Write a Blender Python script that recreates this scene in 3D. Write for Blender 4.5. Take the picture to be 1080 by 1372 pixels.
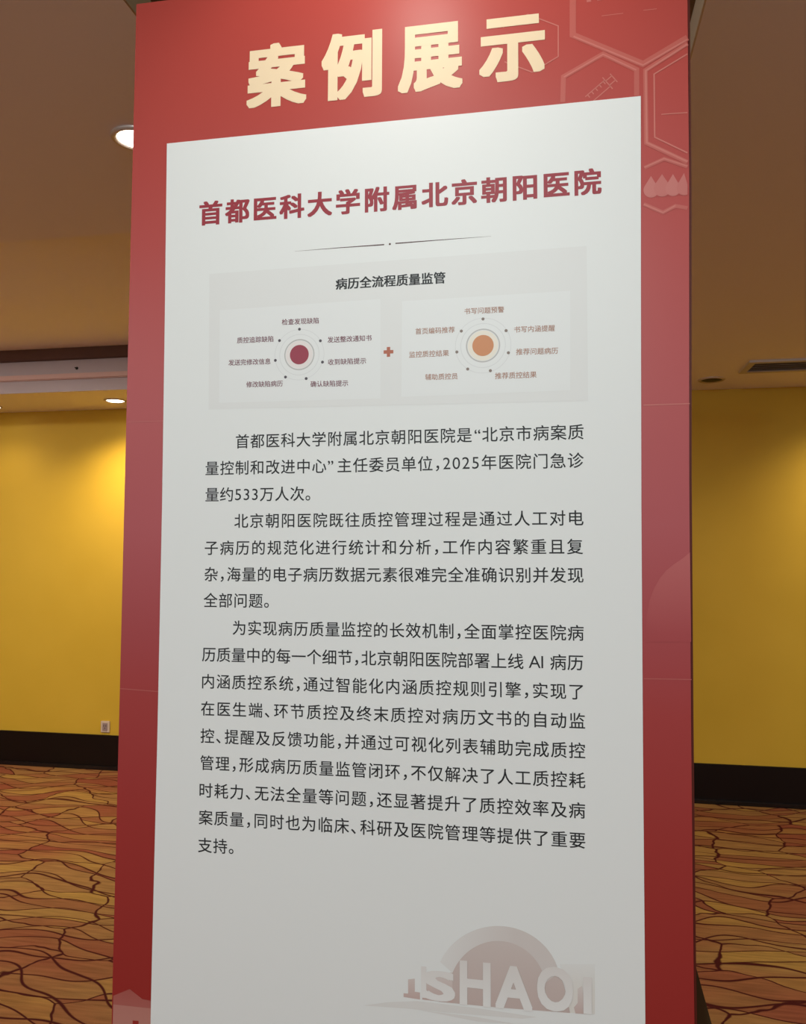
import bpy, bmesh, math, random
from mathutils import Matrix, Vector

# ------------------------------------------------------------------ clear
for o in list(bpy.data.objects):
    bpy.data.objects.remove(o, do_unlink=True)
SC = bpy.context.scene
COL = SC.collection

# ------------------------------------------------------------------ camera
cam_d = bpy.data.cameras.new('camera')
cam = bpy.data.objects.new('camera', cam_d)
COL.objects.link(cam)
cam_d.sensor_fit = 'HORIZONTAL'
cam_d.sensor_width = 36.0
cam_d.lens = 36.0 * 1100.147 / 1080.0
cam_d.clip_start = 0.05
rt = Vector((0.9827205355699785, 0.18506218695887158, 0.003512253842517536))
up = Vector((0.006898256661779989, -0.05558023299176307, 0.9984303940463799))
bk = Vector((0.18496692413532434, -0.9811538231381361, -0.0558964427968022))
m = Matrix((rt, up, bk)).transposed().to_4x4()
m.translation = Vector((0.5964, -1.3243, 1.5))
cam.matrix_world = m
SC.camera = cam

# ------------------------------------------------------------------ view
SC.view_settings.view_transform = 'Standard'
SC.view_settings.look = 'None'
SC.view_settings.gamma = 1.0
SC.view_settings.use_curve_mapping = False
SC.view_settings.exposure = 0.43

# ------------------------------------------------------------------ world and lights
world = bpy.data.worlds.new('hall_ambient')
SC.world = world
world.use_nodes = True
bg = world.node_tree.nodes['Background']
bg.inputs['Color'].default_value = (1.0, 0.95, 0.99, 1)
bg.inputs['Strength'].default_value = 0.43


def spot(name, loc, energy, color, angle=110, blend=0.8, size=0.05, target=None):
    d = bpy.data.lights.new(name, 'SPOT')
    d.energy = energy
    d.color = color
    d.spot_size = math.radians(angle)
    d.spot_blend = blend
    d.shadow_soft_size = size
    o = bpy.data.objects.new(name, d)
    COL.objects.link(o)
    o.location = loc
    if target is not None:
        v = Vector(target) - Vector(loc)
        o.rotation_euler = v.to_track_quat('-Z', 'Y').to_euler()
    return o


def area(name, loc, energy, color, size, rot=(0, 0, 0)):
    d = bpy.data.lights.new(name, 'AREA')
    d.shape = 'DISK'
    d.size = size
    d.energy = energy
    d.color = color
    o = bpy.data.objects.new(name, d)
    COL.objects.link(o)
    o.location = loc
    o.rotation_euler = rot
    return o


NEUTRAL = (0.88, 1.0, 0.99)
WARM = (1.0, 0.82, 0.55)
# spot lamp in the ceiling in front of the board
spot('track_spot_light', (0.35, -1.7, 2.55), 70, (0.87, 1.0, 0.98), 100, 0.8, 0.06, (0.33, 0, 1.8))
# lamp in the ceiling tray right above the board
spot('tray_lamp_light', (0.34, -0.33, 2.615), 3.7, (1.0, 0.94, 0.86), 116, 0.5, 0.04, (0.34, 0.0, 2.36))
# unseen fill lights added on the camera's side of the room
for (lx, ly, en) in ((-1.5, -2.3, 22), (2.2, -2.3, 22)):
    area('front_fill_light', (lx, ly, 2.55), en, NEUTRAL, 0.25)
# fill lights added behind the board to brighten the hall
for (lx, ly, lz, en) in ((-2.9, 1.7, 2.83, 34), (-5.4, 1.7, 2.83, 34), (2.9, 1.5, 2.55, 18), (0.33, 1.5, 2.55, 14), (5.4, 1.5, 2.55, 18)):
    area('hall_fill_light', (lx, ly, lz), en, (1.0, 0.95, 0.88), 0.7)
# soffit downlights washing the back wall
for lx, en in ((-3.36, 9), (-2.371, 56), (-1.41, 30), (2.55, 44)):
    spot('wall_washer_light', (lx, 3.70, 2.545), en, WARM, 140, 0.95, 0.05)
spot('ceiling_downlight_light', (-0.455, 0.555, 2.55), 10, (1, 0.9, 0.75), 110, 0.8, 0.05)


# ------------------------------------------------------------------ helpers
def mat(name, color, rough=0.6, spec=0.3, metal=0.0, emit=None, estr=0.0):
    mt = bpy.data.materials.new(name)
    mt.use_nodes = True
    b = mt.node_tree.nodes['Principled BSDF']
    b.inputs['Base Color'].default_value = (*color, 1)
    b.inputs['Roughness'].default_value = rough
    b.inputs['Specular IOR Level'].default_value = spec
    b.inputs['Metallic'].default_value = metal
    if emit:
        b.inputs['Emission Color'].default_value = (*emit, 1)
        b.inputs['Emission Strength'].default_value = estr
    return mt


def obj(name, me_or_bm, material, parent=None, smooth=False):
    if isinstance(me_or_bm, bmesh.types.BMesh):
        me = bpy.data.meshes.new(name)
        me_or_bm.to_mesh(me)
        me_or_bm.free()
    else:
        me = me_or_bm
    if material is not None:
        me.materials.append(material)
    if smooth:
        for p in me.polygons:
            p.use_smooth = True
    o = bpy.data.objects.new(name, me)
    COL.objects.link(o)
    if parent is not None:
        o.parent = parent
    return o


def thing(name, label, cat, loc=(0, 0, 0), group=None):
    o = bpy.data.objects.new(name, None)
    o.empty_display_size = 0.1
    COL.objects.link(o)
    o.location = loc
    o['label'] = label
    o['category'] = cat
    if group:
        o['group'] = group
    return o


def struct(o):
    o['kind'] = 'structure'
    return o


def box(bm, x0, x1, y0, y1, z0, z1):
    vs = [bm.verts.new((x, y, z)) for x in (x0, x1) for y in (y0, y1) for z in (z0, z1)]
    for f in ((0, 1, 3, 2), (4, 6, 7, 5), (0, 4, 5, 1), (2, 3, 7, 6), (0, 2, 6, 4), (1, 5, 7, 3)):
        bm.faces.new([vs[i] for i in f])
    bmesh.ops.recalc_face_normals(bm, faces=bm.faces)


def boxbm(*a, bevel=0.0):
    bm = bmesh.new()
    box(bm, *a)
    if bevel:
        bmesh.ops.bevel(bm, geom=bm.edges[:], offset=bevel, segments=2, affect='EDGES')
    return bm


def lathe(profile, n=48, axis_loc=(0, 0, 0)):
    """profile: (r, z) list, turned about the vertical axis"""
    bm = bmesh.new()
    rings = []
    for r, z in profile:
        if r < 1e-6:
            rings.append([bm.verts.new((axis_loc[0], axis_loc[1], axis_loc[2] + z))])
        else:
            rings.append([bm.verts.new((axis_loc[0] + r * math.cos(2 * math.pi * k / n),
                                        axis_loc[1] + r * math.sin(2 * math.pi * k / n),
                                        axis_loc[2] + z)) for k in range(n)])
    for a, b in zip(rings, rings[1:]):
        for k in range(n):
            k2 = (k + 1) % n
            if len(a) == 1 and len(b) > 1:
                bm.faces.new((a[0], b[k], b[k2]))
            elif len(b) == 1 and len(a) > 1:
                bm.faces.new((a[k], b[0], a[k2]))
            elif len(a) > 1:
                bm.faces.new((a[k], b[k], b[k2], a[k2]))
    bmesh.ops.recalc_face_normals(bm, faces=bm.faces)
    return bm


# ------------------------------------------------------------------ the room
# metres: back wall 4.09 m behind the board, low ceiling 2.57 m, coffer 2.85 m, tray 2.64 m
YW, ZC, ZK, ZT = 4.09, 2.57, 2.846, 2.64
YC0, YC1 = 1.12, 3.4585          # coffer opening in depth
XT0, XT1 = -0.218, 0.884         # tray sides
XL, XR, YB = -7.0, 7.0, -5.0


def nodes_of(mt):
    nt = mt.node_tree
    return nt, nt.nodes, nt.links, nt.nodes['Principled BSDF']


# wall paint: golden yellow with faint mottling
m_wall = mat('golden_wall_paint', (0.68, 0.43, 0.045), 0.55, 0.25)
nt, N, Lk, B = nodes_of(m_wall)
tc = N.new('ShaderNodeTexCoord')
nz = N.new('ShaderNodeTexNoise')
nz.inputs['Scale'].default_value = 1.3
nz.inputs['Detail'].default_value = 3
rp = N.new('ShaderNodeValToRGB')
rp.color_ramp.elements[0].position = 0.35
rp.color_ramp.elements[0].color = (0.57, 0.365, 0.030, 1)
rp.color_ramp.elements[1].position = 0.65
rp.color_ramp.elements[1].color = (0.62, 0.40, 0.038, 1)
Lk.new(tc.outputs['Object'], nz.inputs['Vector'])
Lk.new(nz.outputs['Fac'], rp.inputs['Fac'])
Lk.new(rp.outputs['Color'], B.inputs['Base Color'])

m_ceil = mat('beige_ceiling_paint', (0.86, 0.82, 0.90), 0.8, 0.15)
m_trim = mat('pale_moulding_paint', (0.48, 0.42, 0.44), 0.6, 0.25)
m_ledge = mat('rose_moulding_paint', (0.62, 0.42, 0.38), 0.55, 0.25)
m_cove_shade = mat('dark_brown_cove_shade', (0.11, 0.055, 0.04), 0.6, 0.2)  # dark brown stands in for the shadow in the cove gap
m_base = mat('black_skirting_gloss', (0.006, 0.004, 0.004), 0.3, 0.3)

# carpet: long lens shaped patches in gold, orange and red between dark wavy lines
m_carpet = mat('patterned_carpet', (0.4, 0.2, 0.06), 0.95, 0.05)
nt, N, Lk, B = nodes_of(m_carpet)
tc = N.new('ShaderNodeTexCoord')


def math_node(op, a, b=None):
    n = N.new('ShaderNodeMath')
    n.operation = op
    for i, v in enumerate((a, b)):
        if v is None:
            continue
        if isinstance(v, (int, float)):
            n.inputs[i].default_value = v
        else:
            Lk.new(v, n.inputs[i])
    return n.outputs[0]


def maprange(v, a, b, c, d):
    n = N.new('ShaderNodeMapRange')
    n.inputs[1].default_value = a
    n.inputs[2].default_value = b
    n.inputs[3].default_value = c
    n.inputs[4].default_value = d
    Lk.new(v, n.inputs[0])
    return n.outputs[0]


def mixcol(f, a, b, mode='MIX'):
    n = N.new('ShaderNodeMix')
    n.data_type = 'RGBA'
    n.blend_type = mode
    if isinstance(f, (int, float)):
        n.inputs[0].default_value = f
    else:
        Lk.new(f, n.inputs[0])
    for i, v in ((6, a), (7, b)):
        if isinstance(v, tuple):
            n.inputs[i].default_value = (*v, 1)
        else:
            Lk.new(v, n.inputs[i])
    return n.outputs[2]


def stretched(sx, sy, rot, warp, wscale, seed):
    mp = N.new('ShaderNodeMapping')
    mp.inputs['Rotation'].default_value = (0, 0, rot)
    mp.inputs['Location'].default_value = (seed, seed * 0.7, 0)
    Lk.new(tc.outputs['Object'], mp.inputs['Vector'])
    nz = N.new('ShaderNodeTexNoise')
    nz.inputs['Scale'].default_value = wscale
    nz.inputs['Detail'].default_value = 1.5
    Lk.new(mp.outputs['Vector'], nz.inputs['Vector'])
    sub = N.new('ShaderNodeVectorMath')
    sub.operation = 'SUBTRACT'
    Lk.new(nz.outputs['Color'], sub.inputs[0])
    sub.inputs[1].default_value = (0.5, 0.5, 0.5)
    sc = N.new('ShaderNodeVectorMath')
    sc.operation = 'MULTIPLY'
    nf = N.new('ShaderNodeTexNoise')
    nf.inputs['Scale'].default_value = 22.0
    nf.inputs['Detail'].default_value = 0.5
    Lk.new(mp.outputs['Vector'], nf.inputs['Vector'])
    fine = N.new('ShaderNodeVectorMath')
    fine.operation = 'MULTIPLY_ADD'
    Lk.new(nf.outputs['Color'], fine.inputs[0])
    fine.inputs[1].default_value = (0.13, 0.05, 0)
    Lk.new(sub.outputs[0], fine.inputs[2])
    Lk.new(fine.outputs[0], sc.inputs[0])
    sc.inputs[1].default_value = (warp, warp * 0.75, 0)
    ad = N.new('ShaderNodeVectorMath')
    ad.operation = 'ADD'
    Lk.new(mp.outputs['Vector'], ad.inputs[0])
    Lk.new(sc.outputs[0], ad.inputs[1])
    ml = N.new('ShaderNodeVectorMath')
    ml.operation = 'MULTIPLY'
    Lk.new(ad.outputs[0], ml.inputs[0])
    ml.inputs[1].default_value = (sx, sy, 0)
    return ml.outputs[0]


def voronoi(vec, feature, rnd=0.9):
    v = N.new('ShaderNodeTexVoronoi')
    v.voronoi_dimensions = '2D'
    v.feature = feature
    v.inputs['Scale'].default_value = 1.0
    v.inputs['Randomness'].default_value = rnd
    Lk.new(vec, v.inputs['Vector'])
    return v


def wavy(freq, amp, nsx, nsy, seed, tilt):
    """family of long wavy lines running across the room: value whose whole numbers are the lines"""
    mp = N.new('ShaderNodeMapping')
    mp.inputs['Scale'].default_value = (nsx, nsy, 1)
    mp.inputs['Location'].default_value = (seed, seed * 1.7, seed * 0.3)
    Lk.new(tc.outputs['Object'], mp.inputs['Vector'])
    nz = N.new('ShaderNodeTexNoise')
    nz.inputs['Scale'].default_value = 1.0
    nz.inputs['Detail'].default_value = 0.6
    Lk.new(mp.outputs['Vector'], nz.inputs['Vector'])
    sp = N.new('ShaderNodeSeparateXYZ')
    Lk.new(tc.outputs['Object'], sp.inputs[0])
    v = math_node('ADD', math_node('MULTIPLY', sp.outputs['Y'], freq), math_node('MULTIPLY', nz.outputs['Fac'], amp))
    return math_node('ADD', v, math_node('MULTIPLY', sp.outputs['X'], tilt))


def near_whole(v):
    return math_node('ABSOLUTE', math_node('SUBTRACT', math_node('FRACT', math_node('ADD', v, 0.5)), 0.5))


fam_a = wavy(8.2, 5.2, 1.9, 1.6, 3.1, 0.35)
fam_b = wavy(6.6, 5.0, 1.7, 1.4, 11.7, -0.40)
vec1 = stretched(2.5, 3.8, 0.15, 0.22, 4.0, 0.3)
edge1 = voronoi(vec1, 'DISTANCE_TO_EDGE').outputs['Distance']
cell1 = voronoi(vec1, 'F1').outputs['Color']
line1 = maprange(edge1, 0.009, 0.022, 1.0, 0.0)
line_a = maprange(near_whole(fam_a), 0.022, 0.056, 1.0, 0.0)
line_b = maprange(near_whole(fam_b), 0.018, 0.048, 1.0, 0.0)
line = math_node('MAXIMUM', line1, math_node('MAXIMUM', line_a, line_b))
cmb = N.new('ShaderNodeCombineXYZ')
Lk.new(math_node('FLOOR', fam_a), cmb.inputs[0])
Lk.new(math_node('FLOOR', fam_b), cmb.inputs[1])
sep1 = N.new('ShaderNodeSeparateColor')
Lk.new(cell1, sep1.inputs[0])
Lk.new(math_node('MULTIPLY', sep1.outputs[0], 37.0), cmb.inputs[2])
wn = N.new('ShaderNodeTexWhiteNoise')
wn.noise_dimensions = '3D'
Lk.new(cmb.outputs[0], wn.inputs['Vector'])
cell1 = wn.outputs['Color']
sep = N.new('ShaderNodeSeparateColor')
Lk.new(cell1, sep.inputs[0])
ramp = N.new('ShaderNodeValToRGB')
cr = ramp.color_ramp
cr.elements[0].position = 0.0
cr.elements[0].color = (0.31, 0.095, 0.045, 1)
cr.elements[1].position = 1.0
cr.elements[1].color = (0.46, 0.26, 0.065, 1)
for pos, c in ((0.22, (0.33, 0.125, 0.050)), (0.4, (0.36, 0.175, 0.060)), (0.72, (0.40, 0.21, 0.068))):
    e = cr.elements.new(pos)
    e.color = (*c, 1)
Lk.new(sep.outputs[0], ramp.inputs['Fac'])
# broad redder patches
nzb = N.new('ShaderNodeTexNoise')
nzb.inputs['Scale'].default_value = 1.0
mpb = N.new('ShaderNodeMapping')
mpb.inputs['Scale'].default_value = (1.1, 2.4, 1)
Lk.new(tc.outputs['Object'], mpb.inputs['Vector'])
Lk.new(mpb.outputs['Vector'], nzb.inputs['Vector'])
redf = maprange(nzb.outputs['Fac'], 0.45, 0.64, 0.0, 0.6)
col = mixcol(redf, ramp.outputs['Color'], (0.31, 0.075, 0.042))
# fine streaks along the patches
nzs = N.new('ShaderNodeTexNoise')
nzs.inputs['Scale'].default_value = 1.0
nzs.inputs['Detail'].default_value = 4
mps = N.new('ShaderNodeMapping')
mps.inputs['Scale'].default_value = (6, 60, 1)
Lk.new(tc.outputs['Object'], mps.inputs['Vector'])
Lk.new(mps.outputs['Vector'], nzs.inputs['Vector'])
strk = maprange(nzs.outputs['Fac'], 0.3, 0.7, 0.50, 0.76)
comb = N.new('ShaderNodeCombineColor')
for i in range(3):
    Lk.new(strk, comb.inputs[i])
col = mixcol(1.0, col, comb.outputs[0], 'MULTIPLY')
col = mixcol(line, col, (0.05, 0.008, 0.006))
Lk.new(col, B.inputs['Base Color'])
# pile
nzp = N.new('ShaderNodeTexNoise')
nzp.inputs['Scale'].default_value = 260
Lk.new(tc.outputs['Object'], nzp.inputs['Vector'])
bmp = N.new('ShaderNodeBump')
bmp.inputs['Strength'].default_value = 0.35
bmp.inputs['Distance'].default_value = 0.004
Lk.new(nzp.outputs['Fac'], bmp.inputs['Height'])
Lk.new(bmp.outputs['Normal'], B.inputs['Normal'])

struct(obj('floor', boxbm(XL, XR, YB, YW, -0.1, 0), m_carpet))
struct(obj('wall_back', boxbm(XL, XR, YW, YW + 0.15, 0, 3.1), m_wall))
struct(obj('wall_left', boxbm(XL - 0.15, XL, YB, YW + 0.15, 0, 3.1), m_wall))
struct(obj('wall_right', boxbm(XR, XR + 0.15, YB, YW + 0.15, 0, 3.1), m_wall))

# ceiling with a raised coffer at the left and a shallow tray above the board
xs = [XL, -0.42, XT0, XT1, XR]
ys = [YB, -1.6, YC0, 2.6, YC1, YW]


def zcell(i, j):
    xm, ym = (xs[i] + xs[i + 1]) / 2, (ys[j] + ys[j + 1]) / 2
    if xm < -0.42 and YC0 < ym < YC1:
        return ZK
    if XT0 < xm < XT1 and -1.6 < ym < 2.6:
        return ZT
    return ZC


bm = bmesh.new()


def quad(bm, pts):
    return bm.faces.new([bm.verts.new(p) for p in pts])


for i in range(len(xs) - 1):
    for j in range(len(ys) - 1):
        z = zcell(i, j)
        box(bm, xs[i], xs[i + 1], ys[j], ys[j + 1], z, 3.1)
bmesh.ops.remove_doubles(bm, verts=bm.verts, dist=1e-5)
struct(obj('ceiling', bm, m_ceil))
struct(obj('trim_6', boxbm(XT0, XT1, -1.6, 2.6, ZT - 0.004, ZT), mat('tray_shade_panel', (0.17, 0.10, 0.055), 0.7, 0.2)))  # darkness of the tray recess put into the panel colour

struct(obj('trim_7', boxbm(XT0, XT0 + 0.004, -1.6, 2.6, ZC, ZT - 0.004), mat('shaded_tray_edge', (0.36, 0.26, 0.16), 0.7, 0.2)))  # left tray side: its shade is painted in as a darker colour
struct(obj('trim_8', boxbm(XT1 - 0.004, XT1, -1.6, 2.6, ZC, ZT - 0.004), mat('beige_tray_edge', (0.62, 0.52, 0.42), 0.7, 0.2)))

# mouldings on the far face of the coffer, topped by a painted shadow strip
struct(obj('trim_1', boxbm(XL, -0.42, YC1 - 0.004, YC1, ZC, 2.6485), m_trim))
bm = bmesh.new()
box(bm, XL, -0.42, YC1 - 0.028, YC1, 2.653, 2.683)
box(bm, XL, -0.42, YC1 - 0.018, YC1, 2.6485, 2.653)
struct(obj('trim_2', bm, m_ledge))
struct(obj('trim_3', boxbm(XL, -0.42, YC1 - 0.006, YC1, 2.683, 2.776), m_trim))
struct(obj('trim_4', boxbm(XL, -0.42, YC1 - 0.05, YC1, 2.776, ZK), m_cove_shade))
# skirting
struct(obj('baseboard_back', boxbm(XL, XR, YW - 0.018, YW, 0.028, 0.24, bevel=0.003), m_base))
struct(obj('trim_5', boxbm(XL, XR, YW - 0.034, YW, 0.0, 0.028, bevel=0.005),
           mat('black_plinth_gloss', (0.010, 0.008, 0.008), 0.2, 0.5)))

# ------------------------------------------------------------------ fixtures
m_rim = mat('downlight_rim_metal', (0.55, 0.47, 0.43), 0.35, 0.5, 0.4)
m_can = mat('downlight_reflector', (0.7, 0.62, 0.5), 0.3, 0.5, 0.2)
m_glow = mat('lit_lamp_glass', (1, 1, 1), 0.4, 0.2, 0, (1.0, 0.93, 0.78), 9.0)
m_dead = mat('unlit_lamp_dark', (0.012, 0.010, 0.008), 0.35, 0.4)


def downlight(loc, r, label, lit=True, group=None):
    t = thing('ceiling_downlight', label, 'downlight', loc, group)
    obj('rim', lathe([(r * 0.74, -0.001), (r * 0.78, -0.007), (r * 0.9, -0.009), (r, -0.004), (r, 0.0)]), m_rim, t, True)
    obj('reflector', lathe([(r * 0.76, -0.003), (r * 0.66, -0.0025)]), m_can, t, True)
    obj('lamp_glass', lathe([(r * 0.76, -0.0035), (r * 0.6, -0.008), (r * 0.3, -0.011), (0, -0.012)]),
        m_glow if lit else m_dead, t, True)
    return t


downlight((-0.455, 0.555, ZC), 0.062, 'round lit downlight with metal rim, half hidden behind the upper left of the board')
downlight((-2.371, 3.78, ZC), 0.075, 'oval looking lit soffit downlight beside the left edge of the red board')
downlight((-3.355, 3.85, ZC), 0.055, 'small lit soffit downlight cut by the left edge of the photo')
downlight((1.505, 3.78, ZC), 0.078, 'dark unlit downlight in the ceiling right of the board', False)

# slot air vent in the ceiling at the right
t = thing('air_vent', 'pale grey slatted air vent in the ceiling at the right', 'vent', (2.3, 3.46, ZC))
m_vent = mat('vent_grey_metal', (0.55, 0.52, 0.5), 0.45, 0.4)
bm = bmesh.new()
hw, hd = 0.68, 0.14
box(bm, -hw, hw, -hd, -hd + 0.035, -0.012, 0)
box(bm, -hw, hw, hd - 0.035, hd, -0.012, 0)
box(bm, -hw, -hw + 0.035, -hd + 0.035, hd - 0.035, -0.012, 0)
box(bm, hw - 0.035, hw, -hd + 0.035, hd - 0.035, -0.012, 0)
obj('frame', bm, m_vent, t)
obj('backing', boxbm(-hw + 0.035, hw - 0.035, -hd + 0.035, hd - 0.035, -0.0015, -0.0005), mat('vent_backing_grey', (0.22, 0.19, 0.17), 0.6, 0.2), t)
for k in range(5):
    y = -hd + 0.045 + k * 0.046
    bm = bmesh.new()
    vs = [bm.verts.new(p) for p in ((-hw + 0.035, y - 0.012, -0.011), (hw - 0.035, y - 0.012, -0.011),
                                    (hw - 0.035, y + 0.02, -0.004), (-hw + 0.035, y + 0.02, -0.004),
                                    (-hw + 0.035, y - 0.012, -0.0125), (hw - 0.035, y - 0.012, -0.0125),
                                    (hw - 0.035, y + 0.02, -0.0055), (-hw + 0.035, y + 0.02, -0.0055))]
    for f in ((0, 1, 2, 3), (7, 6, 5, 4), (0, 4, 5, 1), (1, 5, 6, 2), (2, 6, 7, 3), (3, 7, 4, 0)):
        bm.faces.new([vs[i] for i in f])
    bmesh.ops.recalc_face_normals(bm, faces=bm.faces)
    obj('slat', bm, m_vent, t)

# small dark fitting on the coffer moulding
t = thing('sprinkler_head', 'tiny dark round fitting on the pale ceiling moulding at the left', 'sprinkler',
          (-2.458, YC1 - 0.006, 2.72))
bm = lathe([(0.0, -0.004), (0.009, -0.003), (0.010, 0.0)], 24)
bmesh.ops.rotate(bm, verts=bm.verts, cent=(0, 0, 0), matrix=Matrix.Rotation(-math.pi / 2, 3, 'X'))
obj('escutcheon', bm, m_dead, t, True)
bm = lathe([(0.004, -0.02), (0.004, -0.004)], 16)
bmesh.ops.rotate(bm, verts=bm.verts, cent=(0, 0, 0), matrix=Matrix.Rotation(-math.pi / 2, 3, 'X'))
obj('nozzle', bm, m_dead, t, True)

# wall socket just above the skirting
t = thing('wall_socket', 'small white wall socket just above the black skirting left of the board', 'socket',
          (-2.567, YW, 0.297))
m_plate = mat('ivory_plastic', (0.62, 0.5, 0.38), 0.4, 0.4)
obj('plate', boxbm(-0.034, 0.034, -0.009, 0, -0.04, 0.04, bevel=0.003), m_plate, t)
obj('insert', boxbm(-0.019, 0.019, -0.012, -0.008, -0.027, 0.027, bevel=0.001),
    mat('socket_insert_grey', (0.33, 0.24, 0.22), 0.4, 0.4), t)
bm = bmesh.new()
box(bm, -0.010, -0.006, -0.0128, -0.0119, 0.002, 0.014)
box(bm, 0.006, 0.010, -0.0128, -0.0119, 0.002, 0.014)
box(bm, -0.002, 0.002, -0.0128, -0.0119, -0.014, -0.004)
obj('slots', bm, m_dead, t)

# ------------------------------------------------------------------ the display board
X0 = 0.32                                   # centre of the board
HM = ((1.499735405e-03, 2.551034176e-05, -4.297272392e-01),
      (2.998289732e-04, -1.316018936e-03, 2.547385755e+00),
      (1.965919761e-04, 5.904300611e-05, 1.0))


def P(x, y):
    """a spot measured on the photographed print -> metres on the board (x from its centre, z from the floor)"""
    a, b, c = (r[0] * x + r[1] * y + r[2] for r in HM)
    return (a / c - X0, b / c)


board = thing('display_board', 'tall red exhibition board with a white printed sheet of Chinese text', 'display board', (X0, 0, 0))
BX0, BX1, BZ1 = -0.4722, 0.4765, 2.504


def red_material(name, lift=0.0, z0=0.0, z1=1.0, a0=0.0, a1=0.0, lift_col=(0.62, 0.28, 0.25), rough=0.42):
    """the board's printed red; optionally a lighter printed tone fading between two heights"""
    mt = mat(name, (0.4, 0.05, 0.04), rough, 0.35)
    nt, N, Lk, B = nodes_of(mt)
    tc = N.new('ShaderNodeTexCoord')
    sx = N.new('ShaderNodeSeparateXYZ')
    Lk.new(tc.outputs['Object'], sx.inputs[0])
    mr = N.new('ShaderNodeMapRange')
    mr.inputs[1].default_value = 0.0
    mr.inputs[2].default_value = 2.5
    Lk.new(sx.outputs['Z'], mr.inputs[0])
    rp = N.new('ShaderNodeValToRGB')
    cr = rp.color_ramp
    cr.elements[0].position = 0.0
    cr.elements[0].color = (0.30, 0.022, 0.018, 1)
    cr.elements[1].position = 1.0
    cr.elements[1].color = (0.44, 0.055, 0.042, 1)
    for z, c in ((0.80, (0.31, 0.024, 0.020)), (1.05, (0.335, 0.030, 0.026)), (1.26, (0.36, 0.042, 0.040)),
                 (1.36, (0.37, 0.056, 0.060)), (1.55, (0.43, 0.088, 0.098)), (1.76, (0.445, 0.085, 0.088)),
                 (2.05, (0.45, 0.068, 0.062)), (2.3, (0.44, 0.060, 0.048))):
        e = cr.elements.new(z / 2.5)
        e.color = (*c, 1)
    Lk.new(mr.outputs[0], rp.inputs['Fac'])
    out = rp.outputs['Color']
    if a0 or a1:
        m2 = N.new('ShaderNodeMapRange')
        m2.inputs[1].default_value = z0
        m2.inputs[2].default_value = z1
        m2.inputs[3].default_value = a0
        m2.inputs[4].default_value = a1
        Lk.new(sx.outputs['Z'], m2.inputs[0])
        mx = N.new('ShaderNodeMix')
        mx.data_type = 'RGBA'
        Lk.new(m2.outputs[0], mx.inputs[0])
        Lk.new(out, mx.inputs[6])
        mx.inputs[7].default_value = (*lift_col, 1)
        out = mx.outputs[2]
    Lk.new(out, B.inputs['Base Color'])
    return mt


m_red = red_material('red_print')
m_edge = mat('dark_red_edge', (0.10, 0.012, 0.006), 0.5, 0.3)
OUT_L = [(-0.4700, BZ1), (-0.4712, 1.9), (-0.4722, 1.3), (-0.4735, 0.8), (-0.4735, 0.0)]
OUT_R = [(0.4866, BZ1), (0.4840, 2.1), (0.4770, 1.63), (0.4738, 1.25), (0.4720, 0.9), (0.4710, 0.0)]


def slab(lp, rp, y0, y1):
    # upright slab from its left and right outlines
    bm = bmesh.new()
    loop = list(lp) + list(reversed(rp))
    f0 = [bm.verts.new((p[0], y0, p[1])) for p in loop]
    f1 = [bm.verts.new((p[0], y1, p[1])) for p in loop]
    bm.faces.new(f0)
    bm.faces.new(list(reversed(f1)))
    for k in range(len(loop)):
        q = (k + 1) % len(loop)
        bm.faces.new((f0[k], f1[k], f1[q], f0[q]))
    bmesh.ops.recalc_face_normals(bm, faces=bm.faces)
    return bm


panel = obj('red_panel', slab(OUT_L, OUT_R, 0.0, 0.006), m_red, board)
obj('frame', slab([(x - 0.003, z + (0.004 if z > 2.4 else 0)) for x, z in OUT_L],
                  [(x + 0.0045, z + (0.004 if z > 2.4 else 0)) for x, z in OUT_R], 0.006, 0.030), m_edge, board)
obj('back_panel', slab(OUT_L, OUT_R, 0.030, 0.038), mat('back_board_brown', (0.12, 0.07, 0.04), 0.7, 0.2), board)

# rear braces
m_brace = mat('dark_brown_brace', (0.075, 0.045, 0.02), 0.6, 0.25)


def brace(s):
    # flat bar from the back of the board down and outwards to a foot on the carpet
    bm = bmesh.new()
    za, zb = 1.02, 0.0
    out = []
    for z in (za, zb):
        y = 0.05 + 0.4 * (1 - z)
        xr = 0.4795 + (0.885 - z) * 0.2745
        for dx in (0.0, -0.06):
            for dy in (0.0, 0.02):
                out.append(bm.verts.new((s * (xr + dx), y + dy, z)))
    for f in ((0, 1, 3, 2), (4, 5, 7, 6), (0, 1, 5, 4), (2, 3, 7, 6), (0, 2, 6, 4), (1, 3, 7, 5)):
        bm.faces.new([out[i] for i in f])
    bmesh.ops.recalc_face_normals(bm, faces=bm.faces)
    return bm


for s in (1, -1):
    obj('rear_brace', brace(s), m_brace, board)


# ---- flat printed shapes
def flat(bm, pts, y):
    """polygon of (x, z) points lying on the board, facing the viewer"""
    f = bm.faces.new([bm.verts.new((p[0], y, p[1])) for p in pts])
    f.normal_update()
    if f.normal.y > 0:
        f.normal_flip()
    return f


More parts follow.
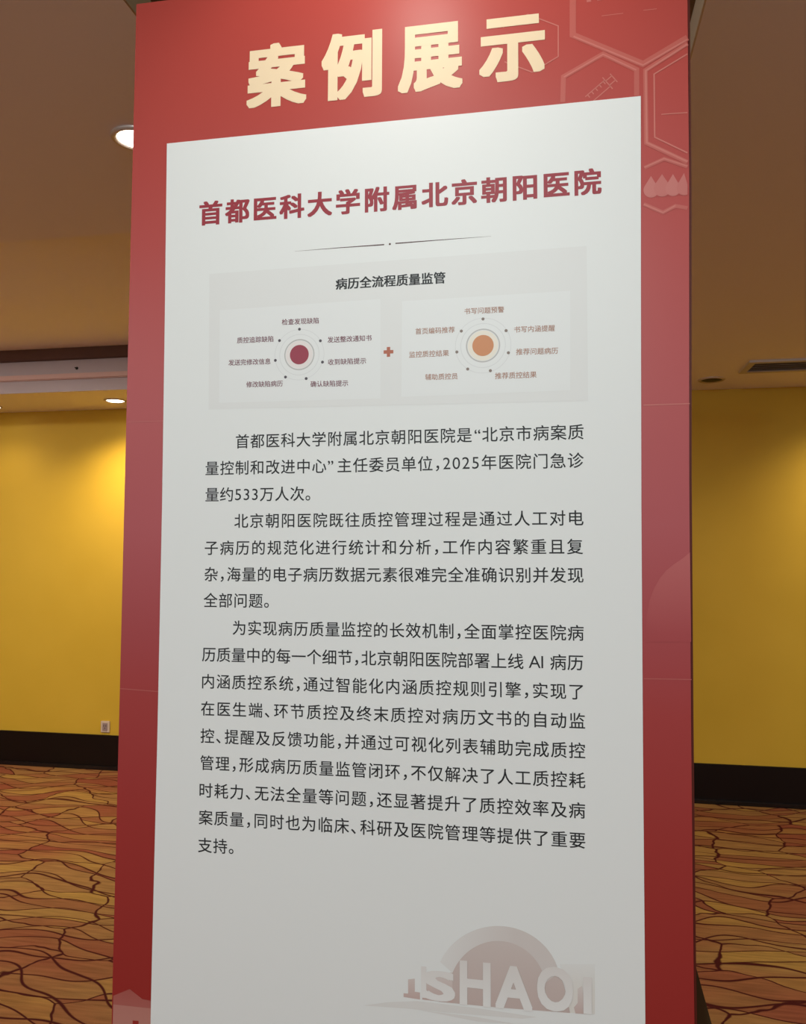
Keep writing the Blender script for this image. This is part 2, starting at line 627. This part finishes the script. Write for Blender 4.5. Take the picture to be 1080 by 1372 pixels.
def stroke(bm, pts, w, y, closed=False, w2=None):
    """polyline of constant (or tapering) width"""
    n = len(pts)
    V = [Vector(p) for p in pts]
    segs = [(i, (i + 1) % n) for i in range(n if closed else n - 1)]
    L, Rr = [], []
    for i in range(n):
        a = V[i - 1] if (closed or i > 0) else None
        c = V[(i + 1) % n] if (closed or i < n - 1) else None
        d1 = (V[i] - a).normalized() if a is not None else None
        d2 = (c - V[i]).normalized() if c is not None else None
        d = d1 if d2 is None else d2 if d1 is None else (d1 + d2)
        d = d.normalized()
        nn = Vector((-d.y, d.x))
        k = 1.0
        if d1 is not None and d2 is not None:
            k = 1.0 / max(0.4, nn.dot(Vector((-d1.y, d1.x))))
        ww = w if w2 is None else w + (w2 - w) * i / (n - 1)
        L.append(V[i] + nn * ww * 0.5 * k)
        Rr.append(V[i] - nn * ww * 0.5 * k)
    for i, j in segs:
        flat(bm, (L[i], L[j], Rr[j], Rr[i]), y)


def circle(c, r, n=48):
    return [(c[0] + r * math.cos(2 * math.pi * k / n), c[1] + r * math.sin(2 * math.pi * k / n)) for k in range(n)]


def ring(bm, c, r0, r1, y, n=64):
    a, b = circle(c, r0, n), circle(c, r1, n)
    for k in range(n):
        j = (k + 1) % n
        flat(bm, (a[k], b[k], b[j], a[j]), y)


# ---- lettering: outlines of single characters, cached
_cache = {}


def glyph(ch):
    if ch not in _cache:
        cu = bpy.data.curves.new('glyph', 'FONT')
        cu.body = ch
        cu.resolution_u = 4
        o = bpy.data.objects.new('glyph', cu)
        COL.objects.link(o)
        dg = bpy.context.evaluated_depsgraph_get()
        me = bpy.data.meshes.new_from_object(o.evaluated_get(dg))
        vs = [(v.co.x, v.co.y) for v in me.vertices]
        fs = [tuple(p.vertices) for p in me.polygons]
        bpy.data.objects.remove(o, do_unlink=True)
        bpy.data.curves.remove(cu)
        bpy.data.meshes.remove(me)
        _cache[ch] = (vs, fs, min(v[0] for v in vs), max(v[0] for v in vs),
                      min(v[1] for v in vs), max(v[1] for v in vs))
    return _cache[ch]


def put(bm, ch, origin, ux, uz, size, y, bold=(0, 0), sx=1.0, flip=False, steps=2):
    """one character; origin = baseline start; (ux, uz) unit direction of the line; bold = extra half-width in em"""
    vs, fs = glyph(ch)[:2]
    g = glyph(ch)
    offs = [(0, 0)]
    if bold[0] or bold[1]:
        a, b = bold
        n = steps
        ring_ = [(-1 + 2 * k / n, -1) for k in range(n)] + [(1, -1 + 2 * k / n) for k in range(n)] \
            + [(1 - 2 * k / n, 1) for k in range(n)] + [(-1, 1 - 2 * k / n) for k in range(n)]
        offs += [(p * a, q * b) for p, q in ring_]
    for k, (ox, oz) in enumerate(offs):
        yy = y - k * (1.0e-5 if steps < 4 else 4e-6)
        nv = []
        for (vx, vz) in vs:
            if flip:
                vx, vz = g[2] + g[3] - vx, g[4] + g[5] - vz
            lx, lz = (vx + ox) * size * sx, (vz + oz) * size
            nv.append(bm.verts.new((origin[0] + ux * lx - uz * lz, yy, origin[1] + uz * lx + ux * lz)))
        for f in fs:
            try:
                fc = bm.faces.new([nv[i] for i in f])
            except ValueError:
                continue
            fc.normal_update()
            if fc.normal.y > 0:
                fc.normal_flip()


ADV = {'，': 0.5, '、': 0.55, '“': 0.50, '”': 0.58, ' ': 0.26, 'A': 0.66, 'I': 0.29}
SCL = {}
for c_ in '0123456789':
    ADV[c_] = 0.555
    SCL[c_] = 1.06
SCL['A'] = SCL['I'] = 1.06
CEN = 0.383                                # middle of a character above its baseline, in em


def line(bm, text, a, b, size, y, bold=(0, 0)):
    """text whose ink runs from a to b (board metres, at mid height), spread evenly between them"""
    A, Bv = Vector(a), Vector(b)
    d = (Bv - A)
    Ltot = d.length
    u = d.normalized()
    lead = glyph(text[0])[2] * SCL.get(text[0], 1)
    last = text[-1]
    w = sum(ADV.get(c, 1.0) for c in text[:-1])
    ink = w + glyph(last)[3] * SCL.get(last, 1) - lead
    gap = (Ltot - ink * size) / max(1, len(text) - 1)
    pos = -lead * size
    for c in text:
        if c != ' ':
            s = SCL.get(c, 1.0)
            off = 0.06 if c in '“' else 0.0
            o = A + u * (pos + off * size) + Vector((u.y, -u.x)) * (CEN * size)
            put(bm, c, (o.x, o.y), u.x, u.y, size * s, y, (0, 0) if c in '0123456789AI' else bold, flip=False)
        pos += ADV.get(c, 1.0) * size + gap


YR = -0.0005                                # ink on the red panel
YS = -0.0014                                # face of the white sheet
YP, YQ, YI = YS - 0.0002, YS - 0.0004, YS - 0.0006   # three print layers on it

# ---- white sheet
m_paper = mat('white_sheet', (0.80, 0.80, 0.79), 0.5, 0.3)
bm = bmesh.new()
left = [P(x, y) for x, y in ((224.1, 192.8), (221.2, 430), (217.6, 680), (211.5, 980), (203.9, 1292), (202.2, 1372))]
right = [P(x, y) for x, y in ((858.5, 129.2), (858.7, 400), (859.3, 680), (861.4, 1000), (863.9, 1292), (864.6, 1372))]
left.append((left[-1][0] - 0.004, 0.42))
right.append((right[-1][0] + 0.002, 0.42))
fr, bk_ = [], []
for yy, lst in ((YS, fr), (-0.0001, bk_)):
    for l, r in zip(left, right):
        lst.append((bm.verts.new((l[0], yy, l[1])), bm.verts.new((r[0], yy, r[1]))))
for k in range(len(fr) - 1):
    bm.faces.new((fr[k][0], fr[k + 1][0], fr[k + 1][1], fr[k][1]))
    bm.faces.new((bk_[k][0], bk_[k][1], bk_[k + 1][1], bk_[k + 1][0]))
    bm.faces.new((fr[k][0], bk_[k][0], bk_[k + 1][0], fr[k + 1][0]))
    bm.faces.new((fr[k][1], fr[k + 1][1], bk_[k + 1][1], bk_[k][1]))
bm.faces.new((fr[0][0], fr[0][1], bk_[0][1], bk_[0][0]))
bm.faces.new((fr[-1][0], bk_[-1][0], bk_[-1][1], fr[-1][1]))
bmesh.ops.recalc_face_normals(bm, faces=bm.faces)
sheet = obj('white_sheet', bm, m_paper, board)

# ---- title on the red
m_cream = mat('cream_lettering', (0.86, 0.66, 0.44), 0.5, 0.3)
bm = bmesh.new()
for ch, x0, x1, y0, y1, cx, cy in (('案', 331.0, 410.5, 58, 143, 370.7, 100.3), ('例', 431.0, 511.5, 43, 132.5, 471.2, 88.0),
                                   ('展', 533.6, 619.5, 33, 122, 576.3, 77.2), ('示', 642.0, 729.5, 22, 108, 685.8, 65.5)):
    a, b = P(331 + 0, 104.5), P(729.5, 60.6)
    u = (Vector(b) - Vector(a)).normalized()
    g = glyph(ch)
    bx, bz = 0.042, 0.030
    wpx = (Vector(P(x1, cy)) - Vector(P(x0, cy))).length
    size_x = wpx / (g[3] - g[2] + 2 * bx)
    hm = abs(P(cx, y1)[1] - P(cx, y0)[1]) - abs(u.y) * wpx * 0.55
    size_z = hm / (g[5] - g[4] + 2 * bz)
    c = Vector(P(cx, cy))
    o = c - u * ((g[2] + g[3]) / 2 * size_x) - Vector((-u.y, u.x)) * ((g[4] + g[5]) / 2 * size_z)
    put(bm, ch, (o.x, o.y), u.x, u.y, size_z, YR - 0.0003, (bx, bz), sx=size_x / size_z, steps=8)
obj('title_lettering', bm, m_cream, board)['label'] = 'cream bold title characters'

# ---- heading on the white sheet
m_maroon = mat('maroon_print', (0.33, 0.040, 0.055), 0.5, 0.3)
m_ink = mat('charcoal_print', (0.021, 0.021, 0.023), 0.5, 0.3)
bm = bmesh.new()
a, b = P(268.6, 287.0), P(804.6, 242.8)
line(bm, '首都医科大学附属北京朝阳医院', a, b, 0.0446, YP, (0.034, 0.023))
obj('heading', bm, m_maroon, sheet)['label'] = 'maroon bold hospital heading'

# divider rule with a dot
bm = bmesh.new()
stroke(bm, [P(395, 337.2), P(455, 332.4), P(515, 328.2)], 0.0002, YP, w2=0.0020)
stroke(bm, [P(530, 326.6), P(595, 321.6), P(658, 317)], 0.0020, YP, w2=0.0002)
flat(bm, circle(P(522.6, 327.5), 0.0018, 20), YP)
obj('divider_rule', bm, mat('brown_rule_print', (0.10, 0.045, 0.04), 0.5, 0.3), sheet)

# ---- body text
body = [
    ('首都医科大学附属北京朝阳医院是“北京市病案质', (316.5, 591.7), (781.8, 578.5)),
    ('量控制和改进中心”主任委员单位，2025年医院门急诊', (276, 627.7), (782, 616.6)),
    ('量约533万人次。', (276, 662.8), (416, 661.3)),
    ('北京朝阳医院既往质控管理过程是通过人工对电', (314.6, 697.9), (781.6, 693.8)),
    ('子病历的规范化进行统计和分析，工作内容繁重且复', (275, 734), (781, 732.1)),
    ('杂，海量的电子病历数据元素很难完全准确识别并发现', (274.7, 769.3), (781.6, 770.4)),
    ('全部问题。', (273.5, 804), (360.5, 804.8)),
    ('为实现病历质量监控的长效机制，全面掌控医院病', (312.5, 840.9), (781.9, 847.9)),
    ('历质量中的每一个细节，北京朝阳医院部署上线 AI 病历', (271.5, 876.4), (781.3, 887.7)),
    ('内涵质控系统，通过智能化内涵质控规则引擎，实现了', (271.5, 912.4), (781.3, 926.6)),
    ('在医生端、环节质控及终末质控对病历文书的自动监', (270, 948.7), (783.7, 965.8)),
    ('控、提醒及反馈功能，并通过可视化列表辅助完成质控', (269.3, 985.3), (783.9, 1005.6)),
    ('管理，形成病历质量监管闭环，不仅解决了人工质控耗', (269, 1021.3), (784, 1045.3)),
    ('时耗力、无法全量等问题，还显著提升了质控效率及病', (268, 1058), (783.8, 1085.8)),
    ('案质量，同时也为临床、科研及医院管理等提供了重要', (267, 1094.3), (784, 1125.8)),
    ('支持。', (266, 1131.4), (313.2, 1134.2)),
]
EM = 0.0262
for i0, i1, lab in ((0, 3, 'first paragraph of black text'), (3, 7, 'second paragraph of black text'),
                    (7, 16, 'third and longest paragraph of black text')):
    bm = bmesh.new()
    for s, a, b in body[i0:i1]:
        line(bm, s, P(*a), P(*b), EM, YP, (0.006, 0.006))
    obj('paragraph', bm, m_ink, sheet)['label'] = lab

# ---- flow diagram
m_card = mat('grey_card_print', (0.766, 0.756, 0.746), 0.5, 0.3)
m_card2 = mat('pale_card_print', (0.793, 0.791, 0.785), 0.5, 0.3)
bm = bmesh.new()
flat(bm, [P(281, 367.5), P(786, 330), P(788, 537.5), P(280, 549)], YP)
card = obj('diagram_card', bm, m_card, board)
for pts in ([P(295, 416), P(510, 401), P(510, 534), P(294, 540)], [P(539, 404), P(764, 390), P(764, 523), P(538, 532)]):
    bm = bmesh.new()
    flat(bm, pts, YP - 0.0001)
    obj('diagram_field', bm, m_card2, card)
bm = bmesh.new()
line(bm, '病历全流程质量监管', P(450.5, 381.0), P(596.5, 372.2), 0.0208, YQ, (0.027, 0.014))
obj('diagram_title', bm, m_ink, card)
# plus sign
bm = bmesh.new()
c = Vector(P(520.8, 471.8))
s_, t_ = 0.0083, 0.0029
flat(bm, [(c.x - s_, c.y - t_), (c.x + s_, c.y - t_), (c.x + s_, c.y + t_), (c.x - s_, c.y + t_)], YQ)
flat(bm, [(c.x - t_, c.y - s_), (c.x + t_, c.y - s_), (c.x + t_, c.y + s_), (c.x - t_, c.y + s_)], YQ - 0.00002)
obj('plus_sign', bm, mat('terracotta_print', (0.46, 0.14, 0.085), 0.5, 0.3), card)
m_halo = mat('pinkish_halo_print', (0.80, 0.73, 0.71), 0.5, 0.3)
m_halo2 = mat('cream_halo_print', (0.83, 0.76, 0.66), 0.5, 0.3)
m_rg = mat('grey_ring_print', (0.52, 0.49, 0.48), 0.5, 0.3)
m_rthin = mat('faint_ring_print', (0.70, 0.69, 0.69), 0.5, 0.3)
m_dot = mat('slate_dot_print', (0.10, 0.085, 0.10), 0.5, 0.3)
m_dot2 = mat('taupe_dot_print', (0.25, 0.19, 0.165), 0.5, 0.3)
m_wine = mat('wine_disc_print', (0.33, 0.055, 0.085), 0.5, 0.3)
m_oran = mat('orange_disc_print', (0.62, 0.26, 0.12), 0.5, 0.3)
m_lw = mat('wine_small_print', (0.21, 0.075, 0.10), 0.5, 0.3)
m_lo = mat('orange_small_print', (0.44, 0.23, 0.165), 0.5, 0.3)
for ctr, r, md, mh, mdt, ml, dots, labels in (
    ((401.5, 475.5), 0.0167, m_wine, m_halo, m_dot, m_lw,
     ((401.7, 441.5), (429.7, 457), (432.5, 485.5), (410.7, 507.5), (383, 505.5), (369.5, 483.2), (375, 456.7)),
     (('检查发现缺陷', (378.2, 432), (427.5, 429.8)), ('质控追踪缺陷', (318.2, 456.5), (366.8, 454.3)),
      ('发送整改通知书', (439.2, 455.7), (498.2, 453)), ('发送完修改信息', (306.7, 486.3), (363, 484.3)),
      ('收到缺陷提示', (440, 485.5), (490.8, 483.6)), ('修改缺陷病历', (330.5, 515.5), (379.3, 514)),
      ('确认缺陷提示', (416.5, 515), (466.8, 513.5)))),
    ((647.3, 463.3), 0.0174, m_oran, m_halo2, m_dot2, m_lo,
     ((647.3, 427.8), (678.2, 443.4), (681.3, 473), (657.2, 497), (626.8, 494.8), (612.3, 472), (618.3, 444)),
     (('书写问题预警', (622.4, 417.6), (675.6, 414.9)), ('首页编码推荐', (557, 444.4), (609.4, 442)),
      ('书写内涵提醒', (689, 442.0), (743.5, 439.8)), ('监控质控结果', (548.5, 475.5), (601.7, 473.2)),
      ('推荐问题病历', (691.6, 471.8), (747.6, 470.1)), ('辅助质控员', (570, 505.6), (613.3, 504.2)),
      ('推荐质控结果', (663.4, 504), (719, 502.0))))):
    c = P(*ctr)
    bm = bmesh.new()
    flat(bm, circle(c, r), YI)
    obj('diagram_disc', bm, md, card)
    bm = bmesh.new()
    ring(bm, c, 0, r * 1.42, YQ)
    obj('diagram_halo', bm, mh, card)
    bm = bmesh.new()
    ring(bm, c, r * 1.48, r * 1.60, YQ)
    obj('diagram_ring', bm, m_rg, card)
    bm = bmesh.new()
    ring(bm, c, r * 2.06, r * 2.12, YQ)
    ring(bm, c, r * 2.58, r * 2.63, YQ)
    obj('orbit_ring', bm, m_rthin, card)
    for d in dots:
        bm = bmesh.new()
        flat(bm, circle(P(*d), 0.0025, 20), YI)
        obj('orbit_dot', bm, mdt, card)
    for s, a, b in labels:
        bm = bmesh.new()
        A_, B_ = Vector(P(*a)), Vector(P(*b))
        line(bm, s, A_, B_, (B_ - A_).length / (len(s) - 0.08), YI, (0.008, 0.006))
        obj('diagram_caption', bm, ml, card)

# ---- the gate picture at the foot of the sheet
def fade_mat(name, ca, cb, z0, z1, axis='Z'):
    mt = mat(name, ca, 0.5, 0.3)
    nt, N, Lk, B = nodes_of(mt)
    tc = N.new('ShaderNodeTexCoord')
    sx = N.new('ShaderNodeSeparateXYZ')
    Lk.new(tc.outputs['Object'], sx.inputs[0])
    mr = N.new('ShaderNodeMapRange')
    mr.inputs[1].default_value = z0
    mr.inputs[2].default_value = z1
    Lk.new(sx.outputs[axis], mr.inputs[0])
    mx = N.new('ShaderNodeMix')
    mx.data_type = 'RGBA'
    Lk.new(mr.outputs[0], mx.inputs[0])
    mx.inputs[6].default_value = (*ca, 1)
    mx.inputs[7].default_value = (*cb, 1)
    Lk.new(mx.outputs[2], B.inputs['Base Color'])
    return mt


PAPER = (0.80, 0.80, 0.79)
xl, xr = P(585, 1290)[0], P(690, 1290)[0]
m_arch = fade_mat('arch_print', (0.76, 0.74, 0.725), (0.66, 0.595, 0.57), xl, xr, 'X')
zt, zb = P(660, 1258)[1], P(660, 1352)[1]
m_gate = fade_mat('gate_inside_print', (0.56, 0.44, 0.41), (0.62, 0.53, 0.50), zb, zt)
# inside of the arch and the plinth band
gate = None
bm = bmesh.new()
pts = []
for k in range(33):
    th = math.pi * k / 32
    x, y = 667 + 66.5 * math.cos(th), 1331 - 71 * math.sin(th)
    pts.append(P(x, y))
pts = [P(731, 1302), P(748, 1300), P(756, 1320), P(764, 1356.5), P(665, 1349), P(588, 1341.5)] + list(reversed(pts[5:]))
flat(bm, pts, YP)
gate = obj('gate_picture', bm, m_gate, board)
bm = bmesh.new()
prev = None
n = 40
for k in range(n):
    def pt(r, q):
        th = math.pi * (0.07 + 0.80 * q / n)
        return P(667 + r[0] * math.cos(th), r[2] - r[1] * math.sin(th))
    o_, i_ = (84, 80, 1320), (66, 71, 1331)
    flat(bm, (pt(o_, k), pt(o_, k + 1), pt(i_, k + 1), pt(i_, k)), YP - 0.0001)
obj('gate_arch', bm, m_arch, gate)
m_step = fade_mat('gate_step_print', (0.56, 0.40, 0.37), (0.68, 0.60, 0.57), P(560, 1342)[1], P(560, 1303)[1])
for pl in (((541, 1330), (547, 1330.5), (547, 1311.5), (556, 1310.5), (556, 1328), (563, 1329), (563, 1338.5), (541, 1335)),
           ((590, 1304), (606, 1302), (607, 1343), (566, 1338.5), (566, 1316)),
           ((769, 1349), (774, 1343), (774, 1324), (780, 1320), (786, 1358), (771, 1357))):
    bm = bmesh.new()
    flat(bm, [P(x, y) for x, y in pl], YP - 0.00005)
    obj('gate_step', bm, m_step, gate)
bm = bmesh.new()
flat(bm, [P(x, y) for x, y in ((750, 1291), (797, 1291), (797, 1358), (786, 1358), (764, 1356), (757, 1320))], YP - 0.00003)
obj('gate_wall', bm, fade_mat('gate_wall_print', (0.74, 0.70, 0.655), (0.775, 0.765, 0.75), P(770, 1330)[1], P(770, 1290)[1]), gate)
bm = bmesh.new()
flat(bm, [P(x, y) for x, y in ((487, 1346.5), (520, 1342), (560, 1340.5), (640, 1350), (720, 1362), (700, 1364), (600, 1356), (540, 1350))], YP - 0.00002)
flat(bm, [P(x, y) for x, y in ((560, 1352), (640, 1362), (690, 1371), (640, 1368))], YP - 0.00002)
obj('gate_path', bm, mat('gate_path_print', (0.735, 0.71, 0.69), 0.5, 0.3), gate)
m_gl = fade_mat('gate_letter_print', (0.80, 0.78, 0.765), (0.72, 0.67, 0.645), P(660, 1345)[1], P(660, 1285)[1])
for kk, (ch, x0, x1, y0, y1, tilt) in enumerate((('I', 564.5, 571.5, 1294, 1336, 0), ('S', 568, 610, 1300, 1340.5, 0), ('H', 616, 657.6, 1287.5, 1347, 0),
                                 ('A', 663.5, 713.5, 1293.5, 1352, 0), ('O', 719.5, 768, 1294.5, 1354, 0), ('I', 781.5, 793, 1308, 1357.5, 0))):
    bm = bmesh.new()
    g = glyph(ch)
    cx, cy = (x0 + x1) / 2, (y0 + y1) / 2
    w_ = P(x1, cy)[0] - P(x0, cy)[0]
    h_ = P(cx, y0)[1] - P(cx, y1)[1]
    bx = 0.03 if ch != 'I' else 0.012
    size = h_ / (g[5] - g[4] + 0.06)
    sxx = w_ / (g[3] - g[2] + 2 * bx) / size
    c = P(cx, cy)
    o = (c[0] - (g[2] + g[3]) / 2 * size * sxx, c[1] - (g[4] + g[5]) / 2 * size)
    put(bm, ch, o, 1, 0, size, YI - kk * 0.00011, (bx, 0.03), sx=sxx)
    obj('gate_letter', bm, m_gl, gate)

# ---- printed decoration on the red panel
m_line = red_material('hexagon_line_print', a0=0.42, a1=0.42, z0=0, z1=1, lift_col=(0.74, 0.32, 0.26))
m_soft = red_material('soft_line_print', a0=0.2, a1=0.2, z0=0, z1=1, lift_col=(0.74, 0.32, 0.26))
m_icon = red_material('icon_print', a0=0.36, a1=0.36, z0=0, z1=1, lift_col=(0.74, 0.32, 0.28))


def decor(name, polylines, w, material, closed=False, y=YR):
    bm = bmesh.new()
    for pl in polylines:
        stroke(bm, [P(*p) for p in pl], w, y, closed)
    return obj(name, bm, material, panel)


EDGE = 921.0
for pl, w in (([(767.5, -20), (767.5, 47), (861.5, 86), (EDGE, 50.5)], 0.010),
              ([(754, 137), (755, 103), (808, 72.5), (853, 93.5), (853, 128.5)], 0.008),
              ([(EDGE, 58.5), (864.7, 94.4), (866, 191.7), (EDGE, 217.5)], 0.007),
              ([(863.3, 225), (889.7, 213), (EDGE, 223.4)], 0.006),
              ([(862.5, 273.6), (888.3, 284.7), (905, 276), (EDGE, 279)], 0.006)):
    decor('hexagon_glow', [pl], w, m_soft)
for pl, w in (([(755.5, 103.5), (808, 73), (852.5, 94)], 0.0022),
              ([(768.5, 49), (861.5, 87.5), (EDGE, 53)], 0.0025),
              ([(EDGE, 59.5), (865.2, 95), (866.5, 191.3), (EDGE, 216.7)], 0.0030),
              ([(EDGE, 72.5), (876.4, 99.5), (877.2, 184), (EDGE, 205)], 0.0022),
              ([(674, 37), (707, 19.5), (748, 35), (748, 76), (713, 97), (676, 83)], 0.0018),
              ([(863.3, 224.5), (889.7, 212.6), (EDGE, 222.8)], 0.0020),
              ([(862.5, 273.8), (888.3, 285), (905, 275.5)], 0.0020)):
    decor('hexagon_outline', [pl], w, m_line, y=YR - 0.0001)
decor('thin_rule', [[(886, 153.4), (EDGE, 151)]], 0.0016, m_line)
decor('thin_rule', [[(806, 21.5), (835, 18)]], 0.0010, m_line)
decor('thin_rule', [[(862, 14), (880, 12)]], 0.0010, m_line)
decor('icon_foot', [[(786, 1), (792, 0)]], 0.006, m_icon)
decor('icon_foot', [[(800, -1), (806, -2)]], 0.006, m_icon)
decor('panel_seam', [[(862, 543.0), (924.2, 540.8)]], 0.0014, m_line)
decor('panel_seam', [[(171, 565.5), (219, 564.0)]], 0.0012, m_soft)
decor('panel_seam', [[(862.5, 909.3), (926.6, 910.4)]], 0.0014, m_soft)
decor('panel_seam', [[(161, 922.5), (212, 926.5)]], 0.0016, m_soft)


# drops
def drop(cx, y0, y1, w):
    pts = []
    cy = y1 - w / 2
    for k in range(25):
        th = math.radians(-30 + 240 * k / 24)
        pts.append((cx + w / 2 * math.cos(th), cy + w / 2 * math.sin(th)))
    pts.append((cx, y0))
    return [P(min(x, EDGE), y) for x, y in pts]


for k, (cx, y0, y1, w) in enumerate(((872.2, 236, 265, 20), (887, 233.5, 263.8, 22), (901.6, 233.5, 263, 20), (916.5, 232, 262, 20))):
    bm = bmesh.new()
    flat(bm, drop(cx, y0, y1, w), YR - 0.0001 - k * 0.00004)
    obj('drop_icon', bm, red_material('drop_print', a0=0.40 - 0.06 * (k % 2), a1=0.40 - 0.06 * (k % 2), lift_col=(0.70, 0.34, 0.30)), panel)

# syringe
def syr(t, s):
    # t along the barrel (from the lower left), s across it
    return (788 + t * 0.745 + s * 0.62, 134 - t * 0.64 + s * 0.70)


decor('syringe_icon', [[syr(0, -6), syr(35, -6)], [syr(0, 6), syr(35, 6)], [syr(35, -11), syr(35, 11)],
                       [syr(35, -4), syr(46, -4)], [syr(35, 4), syr(46, 4)], [syr(46, -8), syr(46, 8)],
                       [syr(4, -6), syr(4, -1)], [syr(11, -6), syr(11, -1)], [syr(18, -6), syr(18, -1)],
                       [syr(25, -6), syr(25, -1)], [syr(32, -6), syr(32, -1)]], 0.0017, m_line)

# pale wave on the right margin
bm = bmesh.new()
pts = [(926.3, 740), (915, 748), (903, 756), (892, 765), (884, 775), (877, 787), (870, 805), (866, 830), (866, 860), (927.5, 860)]
flat(bm, [P(min(x, 924.5 + (y - 740) * 0.012), y) for x, y in pts], YR)
obj('wave_shape', bm, red_material('wave_print', z0=P(900, 850)[1], z1=P(900, 745)[1], a0=0.0, a1=0.32,
                                   lift_col=(0.62, 0.20, 0.18)), panel)
# darker band above the left seam
# pale house silhouette at the lower left
zt, zb = P(175, 1325)[1], P(175, 1372)[1]
m_house = red_material('house_print', z0=zb, z1=zt, a0=0.34, a1=0.20, lift_col=(0.66, 0.36, 0.30))
m_house2 = red_material('house_wall_print', z0=zb, z1=zt, a0=0.5, a1=0.42, lift_col=(0.66, 0.38, 0.31))
bm = bmesh.new()
pa = [P(152.0, 1334), P(174, 1325), P(191, 1338.5), P(203.8, 1341), P(203.3, 1372)]
flat(bm, pa[:4] + [(pa[3][0] - 0.004, 0.45), (pa[0][0], 0.45)], YR)
obj('house_roof', bm, m_house, panel)
pb = [P(152.0, 1345.5), P(203, 1351)]
bm = bmesh.new()
flat(bm, pb + [(pb[1][0] - 0.004, 0.45), (pb[0][0] + 0.001, 0.45)], YR - 0.0001)
obj('house_wall', bm, m_house2, panel)
bm = bmesh.new()
w0, w1 = P(178, 1367), P(186, 1367.5)
flat(bm, [w0, w1, (w1[0], w1[1] - 0.025), (w0[0], w0[1] - 0.025)], YR - 0.0002)
obj('house_window', bm, m_red, panel)
